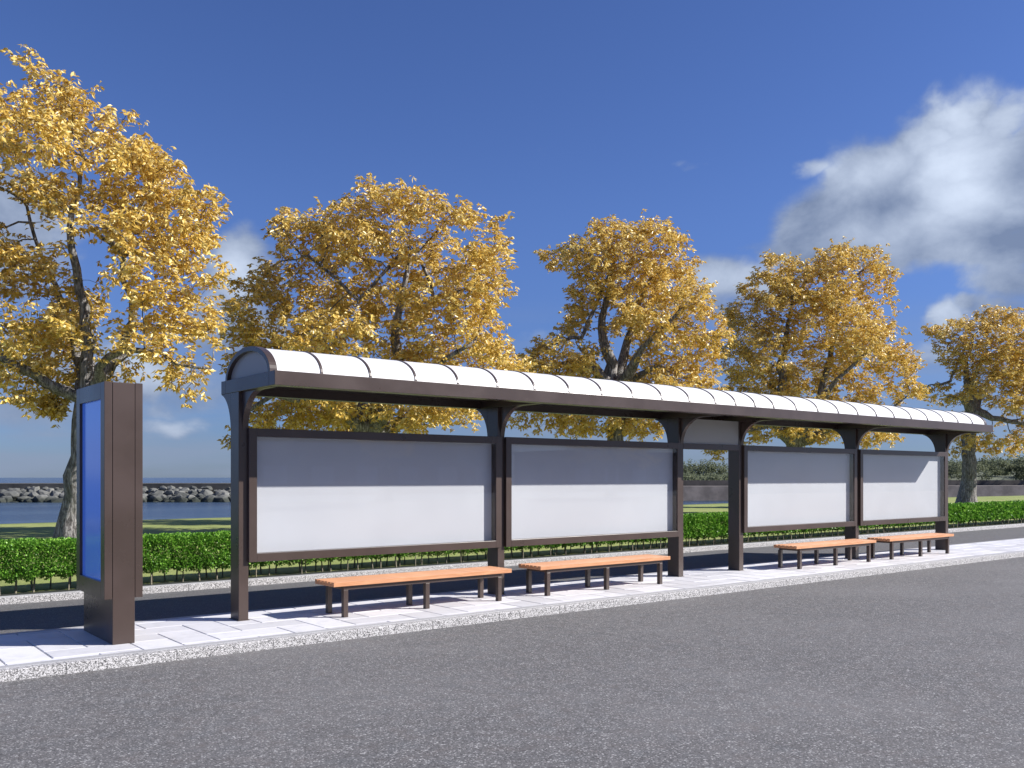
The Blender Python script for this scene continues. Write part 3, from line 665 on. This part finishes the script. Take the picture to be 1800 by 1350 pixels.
# transom over the opening
b = MB(); b.box(PX[2] + PW + .001, PX[3] - .001, 10.50, 10.56, 2.285, 2.385); tr = b.build('transom', MT, SH, bevel=.003, loc=(PX[2], 10.5, 2.285))
b = MB(); b.box(PX[2] + PW + .001, PX[3] - .001, 10.515, 10.527, 2.3855, 2.8145); b.build('transom_panel', ME, tr, loc=(PX[2], 10.5, 2.285))

# ------------------------------------------------------------------ benches
BX = [5.14, 8.38, 14.52, 17.755]; BL = 2.72
BLAB = ['slatted orange wooden bench under the board nearest the brown pillar', 'slatted orange wooden bench under the second board, just left of the opening',
        'slatted orange wooden bench just right of the opening, under the third board', 'slatted orange wooden bench at the far end, under the last board']
x0 = BX[0]
bn = empty('bench', (x0, 9.95, .1))
sw = .070; gap = .0165; y = 9.935
for k in range(6):
    b = MB(); b.box(x0, x0 + BL, y + k * (sw + gap), y + k * (sw + gap) + sw, .482 if k == 0 else .500, .536); b.build('slat', MWD, bn, bevel=.003, loc=(x0, y + k * (sw + gap), .5))
b = MB(); b.box(x0 + .004, x0 + BL - .004, 9.935 + sw + .001, 9.935 + 6 * sw + 5 * gap - .004, .4805, .4995); b.build('seat_board', MWD, bn, loc=(x0, 9.95, .48))
b = MB(); lw = .062; ya, yb = 9.968, 10.385
b.box(x0 + .15, x0 + BL - .15, ya, ya + .04, .432, .480); b.box(x0 + .15, x0 + BL - .15, yb, yb + .04, .432, .480)
for lx in (x0 + .15, x0 + BL / 2 - lw / 2, x0 + BL - .15 - lw): b.box(lx, lx + lw, ya + .041, yb - .001, .436, .4795)
b.build('frame', MT, bn, bevel=.002, loc=(x0, 9.95, .43))
leg = None
for lx in (x0 + .15, x0 + BL / 2 - lw / 2, x0 + BL - .15 - lw):
    for ly in (ya - .001, yb - .001):
        b = MB(); b.box(lx, lx + lw, ly, ly + lw, .1, .4318); b.build('leg', MT, bn, bevel=.003, loc=(lx, ly, .1))
for i, bx in enumerate(BX):
    o = bn if i == 0 else copy_tree(bn)
    o.location.x = bx; tag(o, BLAB[i], 'bench', 'wooden benches in front of the shelter')

# ------------------------------------------------------------------ display pillar
kp = empty('display_pillar', (2.69, 10.36, .1)); tag(kp, 'upright brown metal pillar with a blue screen on its side', 'display pillar')
b = MB(); b.box(2.587, 2.803, 9.782, 10.935, .1, 2.765); b.build('body', MT, kp, bevel=.004, loc=(2.69, 10.36, .1))
for s in (-1, 1):
    xa, xb = (2.508, 2.583) if s < 0 else (2.807, 2.882)
    xf = xa if s < 0 else xb
    b = MB(); ya, yb, za, zb = 9.782, 10.915, .565, 2.768; y0s, y1s, z0s, z1s = 9.925, 10.775, .735, 2.600
    b.box(xa, xb, ya, y0s, za, zb); b.box(xa, xb, y1s, yb, za, zb); b.box(xa, xb, y0s, y1s, za, z0s); b.box(xa, xb, y0s, y1s, z1s, zb)
    cab = b.build('screen_cabinet', MT, kp, bevel=.003, loc=(xa, ya, za))
    xs_ = xa + .030 if s < 0 else xb - .035
    b = MB(); b.box(xs_, xs_ + .005, y0s, y1s, z0s, z1s); b.build('screen', MS, cab, loc=(xa, ya, za))

# ------------------------------------------------------------------ light
EL = R(33.0); sx, sy = ss, -cc           # the sun stands to the right of the view, over the road
sd_ = bpy.data.lights.new('sun', 'SUN'); sd_.energy = 5.0; sd_.angle = R(.53); sd_.color = (1, .955, .90)
so = bpy.data.objects.new('sun', sd_); COL.objects.link(so)
so.rotation_euler = Vector((sx * math.cos(EL), sy * math.cos(EL), math.sin(EL))).to_track_quat('Z', 'Y').to_euler(); so.location = (20, -20, 30)
w = bpy.data.worlds.new('World'); SC.world = w; w.use_nodes = True
t = NT(w.node_tree); bg = t.n['Background']
sky = t.new('ShaderNodeTexSky', sky_type='NISHITA'); sky.sun_disc = False; sky.sun_elevation = EL; sky.sun_rotation = math.atan2(sx, sy)
sky.air_density = 1.0; sky.dust_density = .3; sky.ozone_density = 3.0; sky.altitude = 200
D = t.vm('NORMALIZE', t.new('ShaderNodeTexCoord').outputs['Generated'])
sp = t.new('ShaderNodeSeparateXYZ'); t.l.new(D, sp.inputs[0])
rx = t.vm('DOT_PRODUCT', D, tuple(RT), 1); fw = t.vm('DOT_PRODUCT', D, tuple(FW), 1)
az = t.m('ARCTAN2', rx, fw); el = t.m('ARCSINE', sp.outputs[2])
cv = t.new('ShaderNodeCombineXYZ'); t.put(cv.inputs[0], az); t.put(cv.inputs[1], t.m('MULTIPLY', el, 1.35)); cvo = cv.outputs[0]
warp = t.noise(cvo, 6, 4, .6)
azw = t.m('ADD', az, t.m('MULTIPLY', t.m('SUBTRACT', t.noise(t.vm('ADD', cvo, (3.1, 7, 0)), 9, 5, .6), .5), .09))
elw = t.m('ADD', el, t.m('MULTIPLY', t.m('SUBTRACT', warp, .5), .07))
def azel(x, y): return math.atan((x - 900) / F), math.atan((Y0 - y) / math.hypot(F, x - 900))
blobs = [(1700, 235, 70, 60, 1.0), (1770, 205, 45, 32, .8), (1640, 285, 70, 60, 1.0), (1560, 335, 90, 60, .95), (1700, 345, 130, 85, 1.1), (1800, 340, 90, 90, 1.0), (1490, 395, 125, 55, 1.0), (1640, 420, 190, 42, 1.0), (1440, 300, 40, 18, .55),
         (1410, 440, 100, 36, .8), (1760, 440, 120, 30, .9), (1850, 260, 90, 60, .9), (1290, 500, 90, 44, .85), (1240, 545, 80, 36, .75), (1650, 558, 40, 24, .95), (1700, 550, 50, 18, .8), (1790, 500, 80, 50, .7), (430, 480, 60, 60, .95), (400, 570, 90, 50, .85), (20, 400, 80, 100, .85), (235, 665, 80, 36, .95), (60, 640, 90, 60, .7), (1760, 560, 90, 40, .7),
         (330, 745, 60, 18, .6), (60, 720, 120, 40, .5), (980, 268, 60, 34, .33), (1215, 285, 26, 12, .38), (1130, 100, 40, 70, .25), (955, 590, 50, 30, .5), (300, 700, 160, 30, .5), (1000, 650, 160, 30, .5), (1620, 630, 120, 30, .5)]
mask = None
for x, y, a, bb, wgt in blobs:
    ca, ce = azel(x, y); ra, re = a / F * 1.15, bb / F * 1.15
    e1 = t.m('POWER', t.m('DIVIDE', t.m('SUBTRACT', azw, ca), ra), 2.0); e2 = t.m('POWER', t.m('DIVIDE', t.m('SUBTRACT', elw, ce), re), 2.0)
    g_ = t.m('MULTIPLY', t.m('EXPONENT', t.m('MULTIPLY', t.m('ADD', e1, e2), -.75)), wgt)
    mask = g_ if mask is None else t.m('MAXIMUM', mask, g_)
n1 = t.noise(cvo, 10, 6, .56, .25)
dens = t.m('ADD', mask, t.m('MULTIPLY', t.m('SUBTRACT', n1, .5), 1.05))
alpha = t.mrange(dens, .30, .70)
# loose stratus elsewhere in the sky, low down
strat = t.noise(t.mapping(cvo, (2, 9, 1)), 2.2, 5, .55)
lowm = t.mrange(el, .02, .22, 1, 0)
alpha2 = t.m('MULTIPLY', t.mrange(strat, .38, .66, 0, .7), lowm)
bright = None
for x, y, a, bb, wgt in ((1690, 205, 42, 36, 1.0), (1640, 250, 40, 30, .8), (1700, 280, 62, 50, 1.0), (1690, 350, 70, 45, .9), (1775, 205, 36, 28, .8), (1570, 300, 60, 34, .62), (1650, 385, 90, 26, .7), (1455, 305, 36, 16, .4), (1650, 555, 34, 22, .9), (1640, 580, 14, 22, .7),
                         (430, 480, 40, 40, .75), (235, 660, 46, 22, .7), (1290, 490, 60, 30, .5), (955, 585, 40, 26, .5), (330, 740, 40, 14, .35), (1215, 285, 30, 14, .3)):
    ca, ce = azel(x, y); ra, re = a / F, bb / F
    e1 = t.m('POWER', t.m('DIVIDE', t.m('SUBTRACT', azw, ca), ra), 2.0); e2 = t.m('POWER', t.m('DIVIDE', t.m('SUBTRACT', elw, ce), re), 2.0)
    g_ = t.m('MULTIPLY', t.m('EXPONENT', t.m('MULTIPLY', t.m('ADD', e1, e2), -.7)), wgt)
    bright = g_ if bright is None else t.m('MAXIMUM', bright, g_)
sha = t.noise(t.vm('ADD', cvo, (-.022, -.03, 0)), 10, 6, .56, .25)
lit = t.m('ADD', t.m('ADD', t.m('MULTIPLY', bright, .85), .10), t.m('MULTIPLY', t.m('SUBTRACT', n1, sha), 1.15), clamp=True)
ccol = t.mix(lit, (1.25, 1.62, 2.45), (4.4, 5.0, 6.0))
hz = t.mrange(el, .0, .30)        # less light from the low, hazy part of the sky
tint = t.mix(hz, (.245, .325, .575), (.40, .475, .745))
base = t.mix(1.0, sky.outputs[0], tint, 'MULTIPLY')
skc = t.mix(alpha2, base, (1.65, 2.05, 2.9)); skc = t.mix(t.m('MULTIPLY', alpha, .93), skc, ccol)
bk = t.noise(D, 2.6, 6, .58, .3)            # unseen broken cloud added behind the camera to make the sky light more neutral
back = t.m('MULTIPLY', t.mrange(fw, .25, -.25), t.mrange(bk, .48, .66, 0, .55))
skc = t.mix(back, skc, t.mix(t.mrange(bk, .5, .7), (3.0, 3.15, 3.4), (1.8, 1.95, 2.3)))
t.put(bg.inputs[0], skc); bg.inputs[1].default_value = .10
print('scene built', len(bpy.data.objects))
